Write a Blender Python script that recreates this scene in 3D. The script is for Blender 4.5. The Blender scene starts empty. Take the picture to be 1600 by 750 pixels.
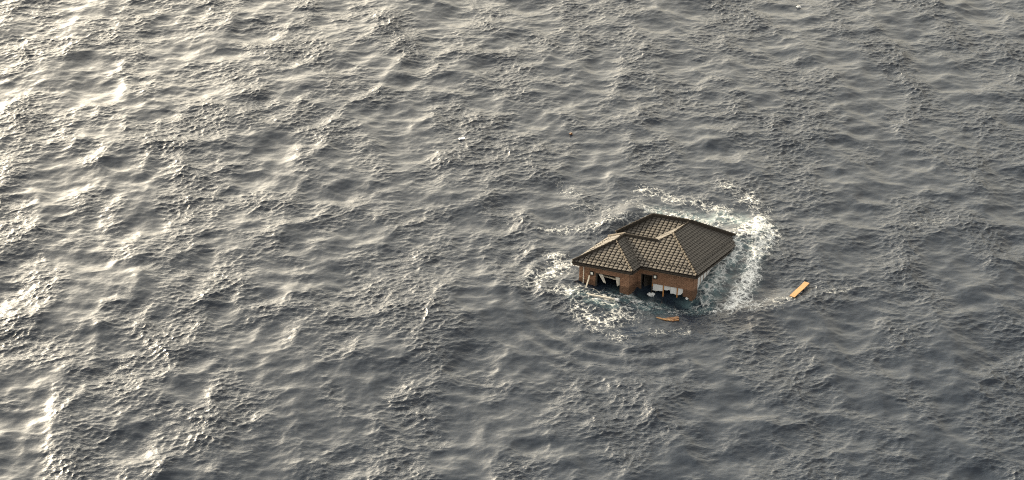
import bpy, bmesh, math, random
import numpy as np
from mathutils import Vector, Matrix
random.seed(7); R = math.radians
S = bpy.context.scene; COL = S.collection

# ------------------------------------------------------------------ camera
cam = bpy.data.cameras.new('camera'); camo = bpy.data.objects.new('camera', cam); COL.objects.link(camo)
camo.location = (-9.533, -123.607, 72.9); camo.rotation_euler = (R(60.0), 0, 0)
cam.sensor_width = 36; cam.lens = 18 / math.tan(R(13.0)); cam.clip_start = 1; cam.clip_end = 20000
S.camera = camo
# ------------------------------------------------------------------ sky and sun
SUN_AZ, SUN_EL = -43.0, 16.0            # degrees left of the view direction (+Y), above the horizon
w = bpy.data.worlds.new('World'); S.world = w; w.use_nodes = True
wn = w.node_tree; wn.nodes.clear()
sky = wn.nodes.new('ShaderNodeTexSky'); sky.sky_type = 'NISHITA'; sky.sun_disc = False
sky.sun_elevation = R(SUN_EL); sky.sun_rotation = R(SUN_AZ); sky.air_density = 1.0; sky.dust_density = 6.0; sky.ozone_density = 1.0
hs = wn.nodes.new('ShaderNodeHueSaturation'); hs.inputs['Saturation'].default_value = 0.2
tint = wn.nodes.new('ShaderNodeMix'); tint.data_type = 'RGBA'; tint.blend_type = 'MULTIPLY'; tint.inputs[0].default_value = 1; tint.inputs[7].default_value = (1.0, 0.915, 0.745, 1)   # warm haze over the whole sky
bg = wn.nodes.new('ShaderNodeBackground'); bg.inputs['Strength'].default_value = 0.15
wo = wn.nodes.new('ShaderNodeOutputWorld')
wn.links.new(sky.outputs[0], hs.inputs['Color']); wn.links.new(hs.outputs[0], tint.inputs[6]); wn.links.new(tint.outputs[2], bg.inputs[0]); wn.links.new(bg.outputs[0], wo.inputs[0])
sl = bpy.data.lights.new('sun', 'SUN'); sl.energy = 4.5; sl.angle = R(1.5); sl.color = (1.0, 0.80, 0.50)
so = bpy.data.objects.new('sun', sl); COL.objects.link(so)
sd = Vector((math.sin(R(SUN_AZ)) * math.cos(R(SUN_EL)), math.cos(R(SUN_AZ)) * math.cos(R(SUN_EL)), math.sin(R(SUN_EL))))
so.rotation_euler = sd.to_track_quat('Z', 'Y').to_euler(); so.location = sd * 60
vs = S.view_settings; vs.view_transform = 'Standard'; vs.look = 'None'; vs.exposure = 2.1; vs.gamma = 1; vs.use_curve_mapping = False
S.cycles.max_bounces = 6; S.cycles.filter_width = 1.1; S.cycles.use_denoising = False

# ------------------------------------------------------------------ helpers
class NT:
    def __init__(s, name):
        s.m = bpy.data.materials.new(name); s.m.use_nodes = True; s.t = s.m.node_tree; s.n = s.t.nodes; s.l = s.t.links
        s.p = s.n['Principled BSDF']; s.out = s.n['Material Output']
    def node(s, kind, **kw):
        n = s.n.new(kind); ins = kw.pop('ins', {})
        for k, v in kw.items(): setattr(n, k, v)
        for k, v in ins.items(): s.put(n.inputs[k], v)
        return n
    def put(s, sock, v):
        if hasattr(v, 'is_output'): s.l.new(v, sock)
        elif isinstance(v, tuple) and len(v) == 3 and sock.type == 'RGBA': sock.default_value = (*v, 1)
        else: sock.default_value = v
    def math(s, op, a, b=0.0, clamp=False):
        n = s.node('ShaderNodeMath', operation=op, use_clamp=clamp); s.put(n.inputs[0], a); s.put(n.inputs[1], b); return n.outputs[0]
    def mix(s, f, a, b):
        n = s.node('ShaderNodeMix', data_type='RGBA'); s.put(n.inputs[0], f); s.put(n.inputs[6], a); s.put(n.inputs[7], b); return n.outputs[2]
    def step(s, v, a, b):
        n = s.node('ShaderNodeMapRange', interpolation_type='SMOOTHSTEP'); s.put(n.inputs[0], v); s.put(n.inputs[1], a); s.put(n.inputs[2], b); return n.outputs[0]
    def noise(s, scale, detail=3, vec=None, rough=0.5, out=0, **kw):
        n = s.node('ShaderNodeTexNoise', **kw); n.inputs['Scale'].default_value = scale; n.inputs['Detail'].default_value = detail; n.inputs['Roughness'].default_value = rough
        if vec is not None: s.l.new(vec, n.inputs['Vector'])
        return n.outputs[out]
    def coord(s): return s.node('ShaderNodeTexCoord').outputs['Object']
    def bump(s, h, dist, strength=1.0):
        n = s.node('ShaderNodeBump'); s.put(n.inputs['Height'], h); n.inputs['Distance'].default_value = dist; n.inputs['Strength'].default_value = strength; return n.outputs[0]

def plain(name, col, rough=0.6, var=0.25, scale=6.0, bump=0.004, spec=0.5, stretch=(1, 1, 1)):
    t = NT(name); mp = t.node('ShaderNodeMapping', ins={'Vector': t.coord(), 'Scale': stretch}).outputs[0]
    nz = t.noise(scale, 5, mp, 0.65)
    oi = t.node('ShaderNodeObjectInfo').outputs['Random']
    k = t.math('ADD', t.math('MULTIPLY', nz, 2 * var), t.math('MULTIPLY', oi, var * 0.5))
    k = t.math('ADD', k, 1 - 1.25 * var)
    c = t.node('ShaderNodeVectorMath', operation='SCALE'); c.inputs[0].default_value = col; t.l.new(k, c.inputs['Scale'])
    t.l.new(c.outputs[0], t.p.inputs['Base Color'])
    t.p.inputs['Roughness'].default_value = rough; t.p.inputs['Specular IOR Level'].default_value = spec
    t.l.new(t.bump(nz, bump), t.p.inputs['Normal'])
    return t.m

def islands(name, cols, rough, spec=0.5, coat=0.0, wet=None):
    """colour varies per loose piece and per object"""
    t = NT(name); g = t.node('ShaderNodeNewGeometry').outputs['Random Per Island']; oi = t.node('ShaderNodeObjectInfo').outputs['Random']
    r = t.math('FRACT', t.math('ADD', t.math('MULTIPLY', g, 7.13), t.math('MULTIPLY', oi, 3.7)))
    cr = t.node('ShaderNodeValToRGB'); el = cr.color_ramp.elements
    el[0].color = (*cols[0], 1); el[1].color = (*cols[-1], 1)
    for i, c in enumerate(cols[1:-1]): el.new((i + 1) / (len(cols) - 1)).color = (*c, 1)
    t.l.new(r, cr.inputs[0])
    geo = t.node('ShaderNodeNewGeometry').outputs['Position']
    nz = t.noise(9.0, 5, geo, 0.7); st = t.noise(0.7, 3, geo, 0.6)
    m = t.mix(t.math('MULTIPLY', t.step(nz, 0.5, 0.75), 0.2), cr.outputs[0], (0.03, 0.026, 0.022))
    m = t.mix(t.math('MULTIPLY', t.step(st, 0.5, 0.7), 0.15), m, (0.05, 0.046, 0.04))
    if wet is not None:                              # soaked band above the water, with a ragged upper edge
        z = t.node('ShaderNodeSeparateXYZ', ins={0: t.coord()}).outputs[2]
        wm = t.math('SUBTRACT', 1.0, t.step(t.math('ADD', z, t.math('MULTIPLY', t.noise(3.0, 4, geo, 0.6), 0.3)), wet - .05, wet + .13))
        m = t.mix(t.math('MULTIPLY', wm, 0.6), m, (0.035, 0.02, 0.014))
    t.l.new(m, t.p.inputs['Base Color'])
    t.l.new(t.math('ADD', t.math('MULTIPLY', nz, 0.25), rough - 0.12), t.p.inputs['Roughness'])
    t.p.inputs['Specular IOR Level'].default_value = spec; t.p.inputs['Coat Weight'].default_value = coat
    t.l.new(t.bump(t.noise(40, 3, geo), 0.003), t.p.inputs['Normal'])
    return t.m

M = {}
M['tile'] = islands('roof_tile_glaze', [(0.018, 0.0155, 0.015), (0.023, 0.0195, 0.0185), (0.0205, 0.0175, 0.0165), (0.026, 0.0225, 0.0215)], 0.58, 0.5)
M['ridge'] = islands('ridge_tile_glaze', [(0.022, 0.019, 0.017), (0.032, 0.027, 0.024)], 0.8, 0.2)
M['brick'] = islands('brick_facing', [(0.175, 0.098, 0.064), (0.215, 0.122, 0.082), (0.195, 0.11, 0.073), (0.235, 0.138, 0.094), (0.16, 0.09, 0.06)], 0.8, 0.3, wet=-1.0)
M['mortar'] = plain('mortar', (0.13, 0.095, 0.07), 0.9, 0.3)
M['deck'] = plain('roof_underlay', (0.02, 0.018, 0.016), 0.9)
M['dark_trim'] = plain('dark_brown_trim', (0.022, 0.018, 0.016), 0.5, 0.3)
M['soffit'] = plain('soffit_board', (0.17, 0.11, 0.075), 0.7, 0.3)
M['white'] = plain('white_sheathing', (0.50, 0.52, 0.56), 0.55, 0.14, 3.0, 0.02)
M['stud'] = plain('orange_timber', (0.30, 0.145, 0.05), 0.7, 0.4, 5, 0.004, 0.3, (1, 1, 8))
M['orange'] = plain('wet_orange_timber', (0.15, 0.07, 0.025), 0.45, 0.6, 7, 0.01, 0.5, (1, 3, 1))
M['tan'] = plain('tan_plywood', (0.235, 0.14, 0.068), 0.7, 0.25, 4, 0.004, 0.3, (1, 9, 1))
M['curtain'] = plain('white_curtain', (0.55, 0.53, 0.50), 0.9, 0.2, 5, 0.01)
M['interior'] = plain('interior_plaster', (0.10, 0.085, 0.07), 0.9, 0.4, 2)
M['beam'] = plain('pale_wet_timber', (0.55, 0.50, 0.42), 0.6, 0.4, 5, 0.01)
M['lamp'] = plain('lamp_diffuser', (0.75, 0.75, 0.73), 0.3, 0.1)
M['black'] = plain('black_metal', (0.012, 0.012, 0.013), 0.45)
M['pipe'] = plain('pale_grey_pipe', (0.36, 0.35, 0.33), 0.5, 0.3)
M['glass_door'] = plain('dark_door_leaf', (0.025, 0.022, 0.02), 0.25, 0.3)

def link(name, me, mat=None, parent=None, mw=None, **props):
    o = bpy.data.objects.new(name, me); COL.objects.link(o)
    if mat and not me.materials: me.materials.append(M[mat] if isinstance(mat, str) else mat)
    if parent: o.parent = parent
    if mw is not None: o.matrix_local = mw
    for k, v in props.items(): o[k] = v
    return o
def empty(name, loc, rot=(0, 0, 0), **props):
    o = bpy.data.objects.new(name, None); COL.objects.link(o); o.location = loc; o.rotation_euler = rot; o.empty_display_size = 0.3
    for k, v in props.items(): o[k] = v
    return o
def mesh(name, v, f, smooth=False):
    me = bpy.data.meshes.new(name); me.from_pydata([tuple(map(float, p)) for p in v], [], f); me.validate()
    if smooth: me.polygons.foreach_set('use_smooth', [True] * len(me.polygons))
    return me
BF = [(0, 3, 2, 1), (4, 5, 6, 7), (0, 1, 5, 4), (1, 2, 6, 5), (2, 3, 7, 6), (3, 0, 4, 7)]
class MB:
    def __init__(s): s.v, s.f = [], []
    def add(s, v, f): k = len(s.v); s.v += [tuple(p) for p in v]; s.f += [tuple(i + k for i in q) for q in f]; return s
    def box(s, a, b):
        (x0, y0, z0), (x1, y1, z1) = [min(p) for p in zip(a, b)], [max(p) for p in zip(a, b)]
        return s.add([(x0, y0, z0), (x1, y0, z0), (x1, y1, z0), (x0, y1, z0), (x0, y0, z1), (x1, y0, z1), (x1, y1, z1), (x0, y1, z1)], BF)
    def bar(s, p, q, wd, ht, up=(0, 0, 1)):
        p, q = Vector(p), Vector(q); d = (q - p).normalized(); sx = d.cross(Vector(up)).normalized() * wd / 2; sz = sx.cross(d).normalized() * ht / 2
        return s.add([p - sx - sz, p + sx - sz, q + sx - sz, q - sx - sz, p - sx + sz, p + sx + sz, q + sx + sz, q - sx + sz], BF)
    def tube(s, p, q, r, n=10):
        p, q = Vector(p), Vector(q); d = (q - p).normalized(); a = d.orthogonal().normalized(); b = d.cross(a)
        v = [c + (a * math.cos(t) + b * math.sin(t)) * r for c in (p, q) for t in [2 * math.pi * i / n for i in range(n)]]
        return s.add(v, [(i, (i + 1) % n, n + (i + 1) % n, n + i) for i in range(n)] + [tuple(range(n))[::-1], tuple(range(n, 2 * n))])
    def build(s, name, mat, parent=None, bevel=0, **props):
        me = mesh(name, s.v, s.f)
        if bevel:
            bm = bmesh.new(); bm.from_mesh(me); bmesh.ops.bevel(bm, geom=bm.edges[:], offset=bevel, segments=1, affect='EDGES'); bm.to_mesh(me); bm.free()
        return link(name, me, mat, parent, None, **props)

# ------------------------------------------------------------------ the sea
def ocean(L, N, seed):
    """directional spectrum -> choppy height field and horizontal displacements on an N x N torus of L metres"""
    rng = np.random.default_rng(seed)
    k1 = 2 * np.pi * np.fft.fftfreq(N, L / N); kx, ky = np.meshgrid(k1, k1, indexing='ij'); k = np.hypot(kx, ky); k[0, 0] = 1e-6; th = np.arctan2(ky, kx)
    def part(lam, hs, ang, spread, tail, hi):
        kp = 2 * np.pi / lam; P = k ** (-tail) * np.exp(-1.25 * (kp / k) ** 2) * np.exp(-(k / hi) ** 2)
        c = np.cos((th - ang) / 2) ** 2; D = c ** spread + 0.04
        A = np.sqrt(P * D); A[0, 0] = 0
        return A * (hs / 4) / np.sqrt((A ** 2).sum()) 
    # (peak wavelength, significant height, travel direction, spread, spectral slope, cut-off)
    def field(parts, chop):
        A = np.zeros((N, N), complex)
        for p in parts:
            A += part(*p) * np.exp(2j * np.pi * rng.random((N, N))) * np.sqrt(-np.log(rng.random((N, N)) + 1e-9))
        A *= N * N * 1.4
        return [np.fft.ifft2(A).real.astype(np.float32)] + [chop * np.fft.ifft2(A * 1j * c / k).real.astype(np.float32) for c in (kx, ky)]
    big = field([(5.5, 0.16, R(-82), 4, 4.2, 7.0), (6.8, 0.22, R(2), 20, 4.4, 6.0), (20.0, 0.24, R(-40), 8, 5.0, 3.0)], 1.2)
    mid = field([(2.0, 0.047, R(-82), 3.0, 3.8, 16.0)], 1.5)
    small = field([(0.62, 0.050, R(-84), 2.6, 3.3, 30.0)], 1.45)
    gust = field([(11.0, 1.0, R(12), 3.0, 3.6, 3.0)], 0.0)[0]
    # short steep ripples crowd on the crests and in the gusts and leave slick water between
    g1 = gust / gust.std(); env = np.clip(0.74 + 0.46 * g1 + 0.16 * big[0] / big[0].std(), 0.28, 1.75)
    env2 = np.clip(0.85 + 0.22 * g1, 0.4, 1.4)
    return [x + y * env2 + z * env for x, y, z in zip(big, mid, small)] + [env.astype(np.float32)]

OL, ON = 128.0, 2048
oh, odx, ody, oenv = ocean(OL, ON, 11)
def sample(a, x, y):
    u = (x / OL * ON) % ON; v = (y / OL * ON) % ON
    i = np.floor(u).astype(int); j = np.floor(v).astype(int); fu = (u - i).astype(np.float32); fv = (v - j).astype(np.float32); i %= ON; j %= ON; i1 = (i + 1) % ON; j1 = (j + 1) % ON
    return (a[i, j] * (1 - fu) + a[i1, j] * fu) * (1 - fv) + (a[i, j1] * (1 - fu) + a[i1, j1] * fu) * fv
def axis(lo, hi, d):
    c = list(np.arange(lo, hi, d)); g, x = d, c[-1]; top = []
    while x < 7000: g *= 1.22; x += g; top.append(x)
    g, x = d, lo; bot = []
    while x > -7000: g *= 1.22; x -= g; bot.append(x)
    return np.array(bot[::-1] + c + top)
ax = axis(-57, 36, 0.078); ay = axis(-30, 48, 0.10)
gx, gy = np.meshgrid(ax, ay, indexing='ij')
out = np.maximum(np.maximum(-57 - gx, gx - 36), np.maximum(-30 - gy, gy - 48))
fade = np.clip(1 - out / 25.0, 0, 1).astype(np.float32)
CHOP = 1.0
# water strokes round the house: (points, half width, strength) in metres on the sea
def stroke(pts, wd):
    d = np.full(gx.shape, 1e9, np.float32)
    for (x0, y0), (x1, y1) in zip(pts[:-1], pts[1:]):
        vx, vy = x1 - x0, y1 - y0; t = np.clip(((gx - x0) * vx + (gy - y0) * vy) / (vx * vx + vy * vy + 1e-9), 0, 1)
        d = np.minimum(d, np.hypot(gx - x0 - t * vx, gy - y0 - t * vy).astype(np.float32))
    return np.exp(-(d / wd) ** 2)
FOAM = [([(-0.34, 9.4), (1.35, 8.5), (3.03, 7.6), (4.9, 6.5)], 0.9, 0.62), ([(-0.5, 6.7), (1.6, 5.8), (4.1, 4.6)], 0.7, 0.75),
        ([(5.2, 9.95), (6.4, 8.8), (7.2, 6.1)], 0.8, 0.66), ([(4.6, 5.6), (5.6, 5.0)], 0.7, 0.72),
        ([(7.2, 5.2), (7.35, 3.1), (6.3, 1.0), (5.75, -1.4), (5.0, -3.8), (4.1, -5.8)], 0.62, 1.0), ([(6.1, 4.3), (5.2, 1.9), (4.9, 0.2)], 0.6, 0.85), ([(6.9, 4.6), (6.4, 2.4)], 0.8, 1.0),
        ([(4.84, 1.0), (3.96, -1.0), (3.07, -3.0), (2.53, -4.8)], 0.75, 0.78), ([(-5.2, -3.4), (-3.6, -4.2), (-2.2, -4.6)], 0.35, 0.6), ([(2.0, -5.4), (2.7, -4.6)], 0.35, 0.7), ([(3.0, -2.9), (4.3, -0.1), (5.2, 2.2)], 0.5, 0.62), ([(2.9, -6.2), (4.45, -5.9), (6.5, -5.4)], 0.75, 0.7),
        ([(6.4, -4.5), (7.85, -4.7)], 0.28, 0.7), ([(-5.5, -5.0), (-4.8, -6.9), (-3.6, -7.6), (-2.4, -6.5), (-1.5, -5.4)], 0.9, 0.68), ([(-1.4, -4.6), (-0.4, -5.6), (0.6, -6.3)], 0.45, 0.62),
        ([(-2.2, -4.3), (-1.6, -5.0)], 0.5, 0.85), ([(-0.9, -8.7), (1.1, -8.4)], 0.5, 0.5), ([(-8.0, -2.6), (-6.3, -0.7), (-6.6, 0.2)], 0.9, 0.72), ([(-5.6, -0.3), (-5.0, -0.5)], 0.4, 0.85),
        ([(-7.4, 4.1), (-4.9, 4.1), (-2.7, 4.8)], 0.5, 0.66), ([(-6.0, 10.1), (-5.0, 8.3)], 0.8, 0.5), ([(-1.1, -4.9), (1.7, -5.7)], 0.6, 0.5), ([(-6.7, -3.8), (-5.4, -4.3), (-3.2, -5.1)], 0.6, 0.8),
        ([(-5.2, 7.0), (-3.1, 6.5), (-0.9, 7.9)], 0.8, 0.5), ([(-1.9, 5.2), (0.5, 6.4)], 0.8, 0.6), ([(10.5, -4.2), (12.5, -3.2)], 0.5, 0.5), ([(17.5, 4.8), (19.5, 5.3)], 0.8, 0.46), ([(-3.2, -9.2), (-4.4, -8.2)], 0.7, 0.5)]
foam = np.zeros(gx.shape, np.float32)
for pts, wd, st in FOAM: foam = np.maximum(foam, stroke(pts, wd * 1.6) * st)
AER = [([(4.8, 1.0), (3.9, -1.1), (3.0, -3.2), (2.2, -4.9)], 1.1, 0.8), ([(-2.4, -4.4), (-0.4, -5.6)], 1.0, 0.85), ([(4.5, 5.6), (5.6, 5.0)], 0.8, 0.7), ([(-5.4, -4.4), (-3.4, -5.4)], 0.6, 0.6), ([(0.4, 6.3), (3.6, 5.2)], 0.8, 0.5), ([(7.0, 4.5), (5.0, -3.4)], 0.8, 0.4)]
aer = np.zeros(gx.shape, np.float32)
for pts, wd, st in AER: aer = np.maximum(aer, stroke(pts, wd) * st)
hh = sample(oh, gx, gy) * fade; xx = gx + CHOP * sample(odx, gx, gy) * fade; yy = gy + CHOP * sample(ody, gx, gy) * fade
near = np.exp(-((gx / 6.0) ** 2 + (gy / 6.0) ** 2)); hh = hh * (1 - 0.55 * near)
# churned froth stands proud; water heaps over the sunken back corner and dips before the front wall
rng = np.random.default_rng(5)
froth = np.abs(sample(oh, gx * 4.1 + 9, gy * 4.1 + 31)) + 0.6 * np.abs(sample(oh, gx * 9.3 + 3, gy * 9.3 + 17))
hh += foam * froth * 0.26
hh += 0.46 * stroke([(2.7, -3.3), (3.6, -1.4), (5.4, 2.6)], 1.1) + 0.22 * np.exp(-(((gx - 5.3) / 1.6) ** 2 + ((gy - 3.4) / 2.2) ** 2)) + 0.2 * stroke([(7.2, 5.0), (6.2, 1.0), (5.0, -3.6)], 0.8)
hh += 0.35 * stroke([(-2.9, 4.3), (-1.3, 6.4)], 1.0)
rad = np.hypot(gx + 2.0, gy + 4.5); hh += 0.045 * np.exp(-((rad - 7.0) / 2.4) ** 2) * np.clip((-gx - 0.6 * gy - 4.0) / 4.0, 0, 1) * np.sin(rad * 2 * np.pi / 1.35 + 0.8 * np.sin(gx * .7))   # ripples thrown off by the rocking walls
hh -= 0.42 * stroke([(-0.9, -4.0), (1.7, -5.0)], 1.2)
nx, ny = gx.shape
co = np.stack([xx, yy, hh], -1).reshape(-1, 3).astype(np.float32)
idx = np.arange(nx * ny).reshape(nx, ny)
quads = np.stack([idx[:-1, :-1], idx[1:, :-1], idx[1:, 1:], idx[:-1, 1:]], -1).reshape(-1).astype(np.int32)
me = bpy.data.meshes.new('sea'); nq = len(quads) // 4
me.vertices.add(len(co)); me.vertices.foreach_set('co', co.ravel())
me.loops.add(len(quads)); me.loops.foreach_set('vertex_index', quads)
me.polygons.add(nq); me.polygons.foreach_set('loop_start', np.arange(nq, dtype=np.int32) * 4); me.polygons.foreach_set('use_smooth', np.ones(nq, bool))
env = sample(oenv, gx, gy)
for nm, a in (('foam', foam), ('aeration', aer), ('ripple', env)):
    at = me.attributes.new(nm, 'FLOAT', 'POINT'); at.data.foreach_set('value', a.reshape(-1).astype(np.float32))
me.update()
t = NT('sea_water'); oc = t.coord()
fo = t.node('ShaderNodeAttribute', attribute_name='foam').outputs['Fac']; ae = t.node('ShaderNodeAttribute', attribute_name='aeration').outputs['Fac']
warp = t.noise(1.3, 4, oc, 0.6, out=1)
wv = t.node('ShaderNodeVectorMath', operation='MULTIPLY_ADD'); t.l.new(warp, wv.inputs[0]); wv.inputs[1].default_value = (1.1, 1.1, 1.1); t.l.new(oc, wv.inputs[2])
def ridged(scale, det):
    n = t.noise(scale, det, wv.outputs[0], 0.6)
    return t.math('SUBTRACT', 1.0, t.math('MULTIPLY', t.math('ABSOLUTE', t.math('SUBTRACT', n, 0.5)), 7.0), True)
vo = t.node('ShaderNodeTexVoronoi', feature='DISTANCE_TO_EDGE'); vo.inputs['Scale'].default_value = 2.1; t.l.new(wv.outputs[0], vo.inputs['Vector'])
r1 = t.math('SUBTRACT', 1.0, t.math('MULTIPLY', vo.outputs['Distance'], 5.0), True); r2 = ridged(3.2, 4); n1 = t.noise(0.7, 5, oc, 0.65); n2 = t.noise(7.0, 4, wv.outputs[0], 0.7)
pat = t.math('ADD', t.math('ADD', t.math('MULTIPLY', r1, 0.34), t.math('MULTIPLY', r2, 0.30)), t.math('ADD', t.math('MULTIPLY', t.math('SUBTRACT', n1, 0.5), 0.9), t.math('MULTIPLY', t.math('SUBTRACT', n2, 0.5), 0.6)))
raw = t.math('ADD', t.math('MULTIPLY', fo, 0.88), pat)
fm = t.math('MULTIPLY', t.step(raw, 0.80, 1.42), t.step(fo, 0.05, 0.35))
an = t.math('MULTIPLY', ae, t.step(t.noise(1.6, 5, wv.outputs[0], 0.6), 0.3, 0.7))
base = t.mix(an, (0.011, 0.0165, 0.028), (0.10, 0.165, 0.19))
t.l.new(base, t.p.inputs['Base Color']); t.p.inputs['IOR'].default_value = 1.333; t.p.inputs['Roughness'].default_value = 0.165
rip = t.node('ShaderNodeMapping', ins={'Vector': oc, 'Scale': (1.0, 1.6, 1.0), 'Rotation': (0, 0, R(18))}).outputs[0]
b1 = t.noise(4.2, 3, rip, 0.55); rp = t.node('ShaderNodeAttribute', attribute_name='ripple').outputs['Fac']
t.l.new(t.bump(t.math('MULTIPLY', b1, rp), 0.034), t.p.inputs['Normal'])
fd = t.node('ShaderNodeBsdfDiffuse'); fd.inputs['Color'].default_value = (0.51, 0.54, 0.575, 1)
t.l.new(t.bump(t.math('ADD', fm, n2), 0.03), fd.inputs['Normal'])
mx = t.node('ShaderNodeMixShader'); t.l.new(fm, mx.inputs[0]); t.l.new(t.p.outputs[0], mx.inputs[1]); t.l.new(fd.outputs[0], mx.inputs[2]); t.l.new(mx.outputs[0], t.out.inputs[0])
link('sea', me, t.m, kind='structure', label='choppy grey open sea with foam round the drifting house')

# ------------------------------------------------------------------ the drifting house (house frame: x along the front, y to the back, z up from the eaves)
PX = 0.547                                            # roof pitch (rise over run)
AW, RR, RL, RW, BB, WL, NL = 7.87, 2.7774, 2.7397, 2.0354, 1.3193, 1.5411, 2.4892
O0 = Vector((AW / 2, 3.5, 0))
house = empty('brick_house', (0, 0, 0.738), (-0.1921, -0.0667, -0.4530), label='half-sunken brown brick house with hipped tile roof adrift in the sea', category='house')
def hv(x, y, z): return Vector((x, y, z)) - O0
DP = 2 * RR + RL
RX, NX, NY = AW - RR, AW - RR - NL, RR + RL           # ridge x, ridge left end, ridge y
NLX = NX - RR                                         # left eave of the back roof
WY = -BB + 2 * RW + WL; MY = 2 * RW; LX = AW - 2 * RR; NF = NY - RR
# faces: eave origin, eave direction, uphill direction, plan polygon, clip half-planes (a,b,c): keep a x + b y <= c
F = []
def face(nm, e0, e, g, poly, clips, rows=(0, 99), shown=True): F.append((nm, e0, Vector((*e, 0)), Vector((*g, 0)), poly, clips, rows, shown))
face('front', (0, 0), (1, 0), (0, 1), [(2 * RW, 0), (AW, 0), (AW - RW, RW), (RW, RW)], [(1, 1, AW), (-1, -1, -2 * RW)], (0, 10))
face('front', (0, 0), (1, 0), (0, 1), [(LX + RW, RW), (AW - RW, RW), (RX, RR)], [(1, 1, AW), (-1, 1, -LX)], (10, 99))
face('right', (AW, 0), (0, 1), (-1, 0), [(AW, 0), (AW, DP), (RX, NY), (RX, RR)], [(-1, -1, -AW), (-1, 1, DP - AW), (-1, 0, -RX)])
BLX = NX - 0.9                                        # back-left corner, drawn in so that the left slope is steep
face('back', (AW, DP), (-1, 0), (0, -1), [(AW, DP), (BLX, DP), (NX, NY), (RX, NY)], [(1, -1, AW - DP), (-RR, -0.9, -RR * NX - 0.9 * NY), (0, -1, -NY)], shown=False)
face('north', (NLX, NF), (1, 0), (0, 1), [(0.8, NF), (LX, NF), (RX, NY), (NX, NY), (0.8, 0.8 - NLX + NF)], [(-1, 0, -0.8), (-1, 1, NF - NLX), (1, -1, LX - NF), (0, 1, NY), (0, -1, -3.2)])
face('inner', (LX, NY), (0, -1), (1, 0), [(LX, NF), (RX, NY), (RX, RR), (LX, 0)], [(-1, 1, NF - LX), (1, -1, LX), (1, 0, RX), (-1, -1, -(LX + MY) + .1)])
face('wing_front', (0, -BB), (1, 0), (0, 1), [(0, -BB), (2 * RW, -BB), (RW, RW - BB)], [(1, 1, 2 * RW - BB), (-1, 1, -BB)])
face('wing_right', (2 * RW, -BB), (0, 1), (-1, 0), [(2 * RW, -BB), (2 * RW, 0), (RW, RW), (RW, RW - BB)], [(-1, -1, -(2 * RW - BB)), (1, 1, 2 * RW), (-1, 0, -RW)])
face('wing_left', (0, WY), (0, -1), (1, 0), [(0, WY), (0, -BB), (RW, RW - BB), (RW, RW - BB + WL)], [(1, -1, BB), (1, 1, WY), (1, 0, RW)])
face('wing_back', (2 * RW, WY), (-1, 0), (0, -1), [(2 * RW, WY), (0, WY), (RW, WY - RW)], [(-1, -1, -WY), (1, -1, 2 * RW - WY)], shown=False)
face('mid_back', (6, MY), (-1, 0), (0, -1), [(RW, RW), (LX + RW, RW), (2.98, 3.405), (1.5, 3.405)], [(1, 1, LX + MY), (0, -1, -RW), (0, 1, 3.5), (-1, 0, -1.6)], shown=False)

roof = empty('roof', (0, 0, 0)); roof.parent = house
deck = MB()
for nm, e0, e, g, poly, clips, rows, shown in F:
    v = [hv(x, y, PX * ((Vector((x, y, 0)) - Vector((*e0, 0))).dot(g))) for x, y in poly]
    deck.add(v, [tuple(range(len(v)))])
deck.add([hv(0.8, 0.8 - NLX + NF, PX * (0.8 - NLX)), hv(NX, NY, PX * RR), hv(BLX, DP, 0), hv(0.8, 0.8 - NLX + NF, 0)], [(0, 1, 2), (0, 2, 3)])
deck.build('roof_deck', 'deck', roof)
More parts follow.
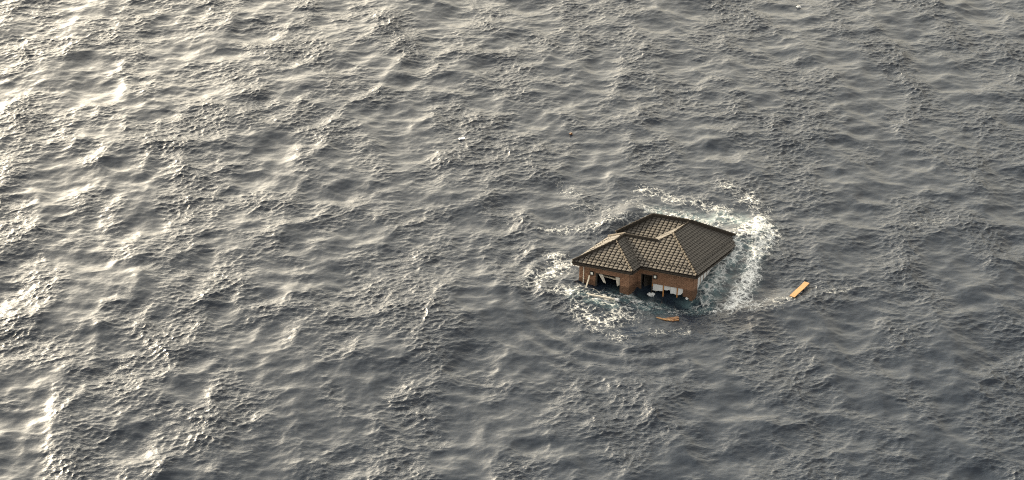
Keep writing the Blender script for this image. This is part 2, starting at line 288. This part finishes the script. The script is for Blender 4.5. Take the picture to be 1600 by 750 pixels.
# one flat interlocking tile: side groove, raised pan, thick nose
TW, TE, TL = 0.303, RW * math.hypot(1, PX) / 10, 0.285
prof = [(0.0, -0.006), (0.040, -0.006), (0.060, 0.034), (0.20, 0.040), (0.290, 0.034), (0.299, -0.01)]
def tile_geo():
    v, f = [], []; n = len(prof)
    for y, lift in ((0.0, 0.044), (TL, 0.004)):
        v += [(x, y, z + lift) for x, z in prof]
    v += [(x, 0.0, -0.004) for x, z in prof]
    f += [(i, i + 1, n + i + 1, n + i) for i in range(n - 1)] + [(2 * n + i, 2 * n + i + 1, i + 1, i) for i in range(n - 1)]
    f += [(n - 1, 3 * n - 1, 2 * n - 1), (0, n, 2 * n)]
    return v, f
tv, tf = tile_geo(); tme = mesh('roof_tile', tv, tf); tme.materials.append(M['tile'])
sec = math.hypot(1, PX); rest = MB(); cand = []
guards = []
for nm, e0, e, g, poly, clips, rows, shown in F:
    up = Vector((g.x, g.y, PX)).normalized(); nrm = e.cross(up)
    bl = bmesh.new
    for j in range(rows[0], min(rows[1], 16)):
        for i in range(-30, 32):
            base = Vector((*e0, 0)) + e * (i * TW) + up * (j * TE - 0.02)
            mw = Matrix((e, up, nrm)).transposed().to_4x4(); mw.translation = base + nrm * 0.004
            pl = [mw @ Vector(c) for c in ((0.02, 0.02, 0), (TW - .02, 0.02, 0), (TW - .02, TE, 0), (0.02, TE, 0))]
            d = [max(a * p.x + b * p.y - c for p in pl) for a, b, c in clips]; dm = [min(a * p.x + b * p.y - c for p in pl) for a, b, c in clips]
            lim = [((p - Vector((*e0, 0))).dot(e)) for p in pl]; ex = [((Vector((x, y, 0)) - Vector((*e0, 0))).dot(e)) for x, y in poly]
            if max(dm) > -0.01 or min(lim) > max(ex) or max(lim) < min(ex): continue
            if max(d) <= 0.03:
                key = {'wing_front': 0, 'front': 1, 'right': 2}.get(nm, 9)
                (cand if key < 9 else []).append((key, j, i, mw)) 
                if key == 9: rest.add([mw @ Vector(c) for c in tv], tf)
                if j == 2 and nm in ('wing_front', 'front', 'right', 'north', 'wing_left', 'wing_right', 'back'):
                    guards.append(mw @ Matrix.Translation((0.13, 0.06, 0.07)))
                continue
            bm = bmesh.new(); vs_ = [bm.verts.new(mw @ Vector(c)) for c in tv]
            for q in tf: bm.faces.new([vs_[k] for k in q])
            for a, b, c in clips:
                nl = Vector((a, b, 0)); L2 = nl.length
                bmesh.ops.bisect_plane(bm, geom=bm.verts[:] + bm.edges[:] + bm.faces[:], plane_co=nl * (c / L2 ** 2), plane_no=nl / L2, clear_outer=True)
            if bm.faces:
                bm.verts.index_update(); rest.add([v.co.copy() for v in bm.verts], [tuple(v.index for v in q.verts) for q in bm.faces])
            bm.free()
cand.sort(key=lambda c: (c[0], (0.5 * c[2] + c[1]) if c[0] == 2 else 0))
TO = Matrix.Translation(-O0)
for n, (key, j, i, mw) in enumerate(cand):
    a = random.gauss(0, .006)
    if n < 300: link('roof_tile', tme, None, roof, TO @ mw @ Matrix.Rotation(a, 4, 'Z') @ Matrix.Rotation(random.gauss(0, .008), 4, 'X'))
    else: rest.add([mw @ Vector(c) for c in tv], tf)
rest.v = [Vector(p) - O0 for p in rest.v]
rest.build('roof_tile_field', 'tile', roof, kind='stuff')
gm = MB().box((-.05, -.006, -.01), (.05, .006, .055)).box((-.012, 0, -.01), (.012, .09, .0)).box((-.05, -.02, .045), (.05, .02, .057)); gme = mesh('snow_guard', gm.v, gm.f); gme.materials.append(M['black'])
for g in guards: link('snow_guard', gme, None, roof, TO @ g)
# stacked hip and ridge courses with capping tiles
CAPL = 0.25
cp = [(-0.085, -0.06), (-0.078, 0.025), (-0.045, 0.07), (0, 0.084), (0.045, 0.07), (0.078, 0.025), (0.085, -0.06)]
cv = [(x * .85 * k, y, z * k) for y, k in ((0, 1.2), (CAPL * 1.05, 0.78)) for x, z in cp]; n = len(cp)
cfc = [(i + 1, i, n + i, n + i + 1) for i in range(n - 1)] + [tuple(range(n)), tuple(range(2 * n - 1, n - 1, -1))]
cme = mesh('ridge_tile', cv, cfc); cme.materials.append(M['ridge'])
cap_b = MB()
def ridge(p, q, lift=0.12):
    p, q = hv(*p), hv(*q); L = (q - p).length; d = (q - p) / L; sx = d.cross(Vector((0, 0, 1))).normalized(); up = sx.cross(d)
    cap_b.bar(p + up * (lift * .35), q + up * (lift * .35), 0.14, lift * 1.1); cap_b.bar(p + up * (lift * .62), q + up * (lift * .62), 0.165, 0.02)
    k = max(1, round(L / CAPL))
    for i in range(k):
        mw = Matrix((sx, d, up)).transposed().to_4x4(); mw.translation = p + d * (L * i / k) + up * (lift + 0.05)
        mw = mw @ Matrix.Diagonal((1, L / k / CAPL, 1, 1)) @ Matrix.Rotation(random.gauss(0, .015), 4, 'Z')
        link('ridge_tile', cme, None, roof, mw)
zR, zW = PX * RR, PX * RW
ridge((AW, 0, 0), (RX, RR, zR), 0.04); ridge((AW, DP, 0), (RX, NY, zR)); ridge((RX, RR, zR), (RX, NY, zR), -0.01); ridge((NX, NY, zR), (RX, NY, zR))
ridge((0.8, 0.8 - NLX + NF, PX * (0.8 - NLX)), (NX, NY, zR), 0.15); ridge((BLX, DP, 0), (NX, NY, zR)); ridge((LX + RW, RW, zW), (RX, RR, zR), -0.03)
ridge((0, -BB, 0), (RW, RW - BB, zW), 0.05); ridge((2 * RW, -BB, 0), (RW, RW - BB, zW), 0.03); ridge((RW, RW - BB, zW), (RW, RW - BB + WL, zW), 0.06)
ridge((0, WY, 0), (RW, WY - RW, zW), 0.05); ridge((RW, RW, zW), (LX + RW, RW, zW), 0.06)
cap_b.build('ridge_bedding', 'ridge', roof)
# eaves: fascia, gutters, soffit
EV = [(0, -BB), (2 * RW, -BB), (2 * RW, 0), (AW, 0), (AW, DP), (BLX, DP), (0.8, WY), (0, WY)]
fas = MB(); gut = []
for (a, b) in zip(EV, EV[1:] + EV[:1]):
    va, vb = Vector((*a, 0)), Vector((*b, 0)); d = (vb - va).normalized(); nrm = Vector((d.y, -d.x, 0))
    if (vb - va).length > .3:
        fas.bar(hv(*(va - nrm * .03 - Vector((0, 0, .105)))), hv(*(vb - nrm * .03 - Vector((0, 0, .105)))), 0.03, 0.17)
        gb = MB(); pa, pb = va - d * 0.0, vb + d * 0.0
        sect = [(0.0, 0.0), (0.0, -0.085), (0.03, -0.115), (0.08, -0.115), (0.115, -0.08), (0.12, 0.0), (0.108, 0.0), (0.10, -0.07), (0.075, -0.1), (0.035, -0.1), (0.012, -0.075), (0.012, 0.0)]
        n = len(sect); vv = [hv(*(p + nrm * (s[0] - .012) + Vector((0, 0, s[1] - .025)))) for p in (pa, pb) for s in sect]
        gb.add(vv, [(i, (i + 1) % n, n + (i + 1) % n, n + i) for i in range(n)] + [tuple(range(n))[::-1], tuple(range(n, 2 * n))])
        gb.build('gutter', 'dark_trim', roof)
fas.build('fascia_board', 'dark_trim', roof)
sf = MB(); top = [hv(x, y, -.185) for x, y in EV]; k = len(EV)
sf.add(top + [p - Vector((0, 0, .03)) for p in top], [tuple(range(k)), tuple(range(2 * k - 1, k - 1, -1))] + [(i, k + i, k + (i + 1) % k, (i + 1) % k) for i in range(k)])
sf.build('soffit', 'soffit', roof)
# walls
I = 0.32; WB_, ZT, ZB = 0.12, -0.20, -3.0
wx0, wx1, wy0, mx1, my0, by1 = I, 2 * RW - I, -BB + I, AW - I, I, DP - I
walls = empty('brick_wall', (0, 0, 0)); walls.parent = house
back = MB(); brk = MB()
def wall(ori, fixed, out, rects, ragged=False):
    """rects (u0,u1,z0,z1) of a wall; bricks stand 25 mm proud of a mortar backing; out = sign of the outward normal"""
    for u0, u1, z0, z1 in rects:
        a, b = fixed, fixed - out * WB_
        if ori == 'x': back.box(hv(u0, a, z0), hv(u1, b, z1))
        else: back.box(hv(a, u0, z0), hv(b, u1, z1))
    H, Lb, J = 0.078, 0.232, 0.012
    umin = min(r[0] for r in rects); umax = max(r[1] for r in rects)
    for c in range(int((ZT - ZB) / H)):
        z1 = ZT - c * H; z0 = z1 - H + J
        u = umin - (Lb / 2 if c % 2 else 0)
        while u < umax:
            ua, ub = u, u + Lb - J; u += Lb
            for r in rects:
                a, b = max(ua, r[0]), min(ub, r[1])
                if b - a < .03 or z0 < r[2] - .04 or z1 > r[3] + .04: continue
                e = out * (0.022 + random.random() * .006); zz0, zz1 = max(z0, r[2] + .002), min(z1, r[3] - .002)
                if ori == 'x': brk.box(hv(a, fixed - out * .01, zz0), hv(b, fixed + e, zz1))
                else: brk.box(hv(fixed - out * .01, a, zz0), hv(fixed + e, b, zz1))
W0, W1, WZ = 1.44, 3.15, -0.58; D0, D1, DZ = 4.02, 4.80, -0.56
wall('x', wy0, -1, [(wx0, W0, ZB, ZT), (W0, W1, WZ, ZT), (W1, wx1, ZB, ZT), (W0, W1, ZB, -1.95)])
wall('y', wx1, 1, [(wy0 + .03, my0, ZB, ZT)])
wall('x', my0, -1, [(wx1 + .03, D0, ZB, ZT), (D0, D1, DZ, ZT), (D1, 6.90, -1.10, ZT), (6.90, 7.12, -1.60, ZT), (7.12, 7.36, -1.66, ZT), (7.36, mx1, -1.80, ZT)])
wall('y', mx1, 1, [(my0 + .03, 1.08, -1.75, ZT), (1.08, 4.7, -0.52, ZT), (4.7, by1, ZB, ZT)])
wall('y', wx0, -1, [(wy0 + .03, WY - I, ZB, ZT)])
wall('x', by1, 1, [(BLX + .3, mx1, ZB, ZT)])
back.build('mortar_backing', 'mortar', walls); brk.build('brick_field', 'brick', walls, kind='stuff')
# rooms behind the openings
inn = MB().box(hv(3.55, wy0 + .15, ZB), hv(3.63, 2.6, ZT - .02)).box(hv(.5, 2.5, ZB), hv(7.4, 2.6, ZT - .02)).box(hv(4.95, .46, ZB), hv(5.02, 2.5, ZT - .02))
inn.build('partition', 'interior', house)
MB().bar(hv(1.6, -0.2, -.98), hv(3.1, -0.35, -1.04), .12, .09).build('fallen_rail', 'beam', house)
# wing window: frame and two curtains
win = empty('window', (0, 0, 0)); win.parent = house; win['label'] = 'broken-out window with white curtains'
fr = MB(); yf = wy0 + .05
fr.box(hv(W0 + .002, yf, -1.945), hv(W0 + .1, yf + .06, WZ - .002)).box(hv(W1 - .05, yf, -1.945), hv(W1 - .002, yf + .06, WZ - .002)).box(hv(W0 + .1, yf + .002, WZ - .06), hv(W1 - .05, yf + .058, WZ - .002)).box(hv(W0 + .1, yf + .002, -1.945), hv(W1 - .05, yf + .058, -1.88))
fr.build('frame', 'dark_trim', win)
def curtain(tl, tr, bl, br, folds, y):
    v, f, nu, nv = [], [], 28, 14
    for jv in range(nv + 1):
        s = jv / nv
        for iu in range(nu + 1):
            u = iu / nu; a = Vector(tl).lerp(Vector(bl), s); b = Vector(tr).lerp(Vector(br), s); p = a.lerp(b, u)
            v.append(hv(p.x, y + .035 * math.sin(u * folds * 6.28 + s * 1.5) * (1 - .4 * s) + .05 * s * s, p.y))
    f = [(j * (nu + 1) + i, j * (nu + 1) + i + 1, (j + 1) * (nu + 1) + i + 1, (j + 1) * (nu + 1) + i) for j in range(nv) for i in range(nu)]
    o = link('curtain', mesh('curtain', v, f, True), 'curtain', win); md = o.modifiers.new('solid', 'SOLIDIFY'); md.thickness = .006
curtain((1.56, -.64), (1.88, -.64), (1.93, -1.2), (2.10, -1.24), 3, yf + .08)
curtain((2.76, -.64), (3.08, -.64), (2.88, -1.32), (3.06, -1.16), 4, yf + .08)
# doorway
door = empty('doorway', (0, 0, 0)); door.parent = house
MB().box(hv(D0 + .002, my0 + .02, ZB), hv(D0 + .06, my0 + .1, DZ - .002)).box(hv(D1 - .06, my0 + .02, ZB), hv(D1 - .002, my0 + .1, DZ - .002)).box(hv(D0 + .06, my0 + .022, DZ - .06), hv(D1 - .06, my0 + .098, DZ - .002)).build('door_frame', 'dark_trim', door)
MB().bar(hv(D0 + .1, my0 + .25, -1.75), hv(D0 + .55, my0 + .75, -1.75), .04, 2.2).build('door_leaf', 'glass_door', door)
# wall lamps
def lamp(x, y, z):
    e = empty('wall_lamp', hv(x, y, z)); e.parent = house
    s = .13; b = MB()
    for a, c in (((-s, -.1, -s), (s, 0, -s + .045)), ((-s, -.1, s - .045), (s, 0, s)), ((-s, -.1, -s + .045), (-s + .045, 0, s - .045)), ((s - .045, -.1, -s + .045), (s, 0, s - .045))): b.box(a, c)
    b.build('lamp_frame', 'black', e); MB().box((-s + .045, -.075, -s + .045), (s - .045, 0, s - .045)).build('diffuser', 'lamp', e, .008)
lamp(1.22, wy0 - .03, -.63); lamp(5.01, my0 - .03, -.60)
# torn front: white sheathing and orange studs
for k, (x0, x1, z0, zb0, zb1, yo) in enumerate(((4.84, 5.52, -1.10, -1.58, -1.50, 0), (5.60, 6.03, -1.10, -1.40, -1.37, .03), (6.045, 6.46, -1.12, -1.56, -1.57, 0), (6.55, 6.90, -1.10, -1.57, -1.50, .01))):
    v, f, nu, nv = [], [], 8, 6
    for j in range(nv + 1):
        for i in range(nu + 1):
            u = i / nu; zb = zb0 + (zb1 - zb0) * u; s = j / nv
            if k == 3 and u > .6: zb += (u - .6) * .35
            if k == 0 and .38 < u < .5 and j == 0: s = .2
            if j == nv: zb += random.uniform(-.025, .025)
            v.append(hv(x0 + (x1 - x0) * u + .012 * random.uniform(-1, 1), my0 + .03 + yo - .03 * s * math.sin(3 * u + k), z0 + .03 * (1 - s) + (zb - z0) * s))
    f = [(j * (nu + 1) + i, (j + 1) * (nu + 1) + i, (j + 1) * (nu + 1) + i + 1, j * (nu + 1) + i + 1) for j in range(nv) for i in range(nu)]
    o = link('sheathing_panel', mesh('sheathing_panel', v, f, False), 'white', house, label='torn white sheathing panel'); md = o.modifiers.new('solid', 'SOLIDIFY'); md.thickness = .012
for x, zb in ((5.56, -1.85), (6.505, -1.75), (4.82, -1.3)):
    MB().box(hv(x - .035, my0 + .0, zb), hv(x + .035, my0 + .07, -1.105)).build('stud', 'stud', house)
MB().add([hv(7.2 + .12 * math.cos(a) * r, my0 - .04 + .02 * h, -1.67 + .1 * math.sin(a) * r) for h in (0, 1) for a, r in ((0, 1), (1.2, .7), (2.1, 1), (3.3, .8), (4.4, 1.1), (5.3, .8))], [(0, 1, 2, 3, 4, 5)[::-1], (6, 7, 8, 9, 10, 11)] + [(i, (i + 1) % 6, 6 + (i + 1) % 6, 6 + i) for i in range(6)]).build('sheathing_scrap', 'white', house)
# right side: white panels between dark posts under a header
for k in range(8):
    y0 = 1.14 + k * .555; y1 = y0 + .46
    MB().box(hv(mx1 - .06, y0, -1.7), hv(mx1 - .035 + .01 * random.random(), y1, -.545)).build('side_panel', 'white', house)
    MB().box(hv(mx1 - .09, y1 + .01, -1.8), hv(mx1 - .02, y1 + .085, -.525)).build('side_post', 'soffit', house)
# downpipe
MB().tube(hv(.66, wy0 - .1, -.25), hv(.66, wy0 - .1, -2.4), .035).build('downpipe', 'pipe', house)

# ------------------------------------------------------------------ drifting things
surf = co[(np.abs(co[:, 0]) < 20) & (co[:, 1] > -12) & (co[:, 1] < 45)]
def sea_z(x, y):
    d = (surf[:, 0] - x) ** 2 + (surf[:, 1] - y) ** 2; k = np.argpartition(d, 12)[:12]; return float(surf[k, 2].mean())
def plank(name, p, q, wd, th, mat, label, cat, z=(0.05, 0.05), seg=8, roll=0.0, ragged=0.0, group=None):
    p, q = Vector((*p, z[0] + sea_z(*p))), Vector((*q, z[1] + sea_z(*q))); c = (p + q) / 2; L = (q - p).length; d = (q - p) / L
    v, f = [], []
    for i in range(seg + 1):
        y = (i / seg - .5) * L
        for x, zz in ((-1, -1), (1, -1), (1, 1), (-1, 1)):
            yy = y + (random.uniform(-ragged, ragged) if i in (0, seg) else 0)
            v.append((x * wd / 2 * random.uniform(.985, 1.015), yy, zz * th / 2 + .012 * math.sin(i * .9)))
    f = [(4 * i + k, 4 * i + (k + 1) % 4, 4 * i + 4 + (k + 1) % 4, 4 * i + 4 + k) for i in range(seg) for k in range(4)] + [(3, 2, 1, 0), tuple(4 * seg + k for k in range(4))]
    me = mesh(name, v, [q_[::-1] for q_ in f]); bm = bmesh.new(); bm.from_mesh(me); bmesh.ops.recalc_face_normals(bm, faces=bm.faces); bm.to_mesh(me); bm.free()
    o = link(name, me, mat, label=label, category=cat)
    sx = d.cross(Vector((0, 0, 1))).normalized(); mw = Matrix((sx, d, sx.cross(d))).transposed().to_4x4(); mw.translation = c; o.matrix_world = mw @ Matrix.Rotation(roll, 4, 'Y')
    return o
plank('floating_board', (8.05, -4.80), (9.23, -2.84), 0.36, 0.05, 'tan', 'flat tan wooden board floating alone to the right of the house', 'board', (0.07, 0.09), ragged=.03)
plank('floating_plank', (-13.32, 16.95), (-12.91, 17.15), 0.22, 0.06, 'white', 'tiny white plank floating far off, up and left of the house', 'plank', (0.05, 0.05))
plank('broken_timber', (-1.1, -6.7), (0.3, -7.25), 0.13, 0.08, 'tan', 'long yellowish broken timber awash before the house front', 'timber', (-0.07, 0.01), ragged=.06)
plank('splintered_timber', (-0.05, -7.1), (0.75, -6.95), 0.20, 0.09, 'orange', 'orange splintered timber floating in front of the house', 'timber', (0.0, 0.03), ragged=.10, roll=.1)
plank('timber_stub', (0.3, -7.3), (0.78, -7.18), 0.12, 0.08, 'orange', 'short orange timber stub floating against the longer splintered one', 'timber', (0.02, 0.03), ragged=.05)
plank('leaning_board', (-4.85, -3.35), (-4.62, -3.0), 0.09, 0.04, 'beam', 'weathered pale board leaning on the left corner of the house wall', 'board', (-0.1, 0.66))
dp = empty('drain_pipe', (-4.0, -4.65, 0.04 + max(sea_z(-4.0, -4.65), sea_z(-3.2, -5.0))), label='long pale pipe floating along the foot of the window wall', category='pipe')
MB().tube((-1.12, 0.5, -0.06), (1.1, -0.5, 0.08), .075, 12).build('pipe_barrel', 'pipe', dp); MB().tube((0.95, -0.43, 0.07), (1.16, -0.53, 0.085), .105, 12).build('pipe_collar', 'white', dp)
def lump(name, loc, r, mat, label, cat):
    bm = bmesh.new(); bmesh.ops.create_icosphere(bm, subdivisions=3, radius=1)
    for v in bm.verts:
        k = 1 + .35 * math.sin(5 * v.co.x + 3 * v.co.y) * math.cos(4 * v.co.z + 2 * v.co.x); v.co = Vector((v.co.x * r[0], v.co.y * r[1], v.co.z * r[2])) * k
    me = bpy.data.meshes.new(name); bm.to_mesh(me); bm.free(); o = link(name, me, mat, label=label, category=cat); o.location = (loc[0], loc[1], sea_z(loc[0], loc[1]) + loc[2] * .5)
lump('crumpled_sheet', (-0.75, -3.75, 0.12), (.22, .14, .14), 'white', 'crumpled white sheet floating at the foot of the doorway', 'sheet')
lump('white_float', (3.07, -6.31, 0.1), (.11, .08, .08), 'white', 'small white float in the foam off the right front corner', 'float')
lump('white_buoy', (13.54, 40.36, 0.1), (.16, .12, .12), 'white', 'tiny white buoy at the very top edge of the picture', 'float')
lump('orange_float', (-5.31, 17.89, 0.1), (.1, .09, .09), 'orange', 'tiny orange float far behind the house', 'float')
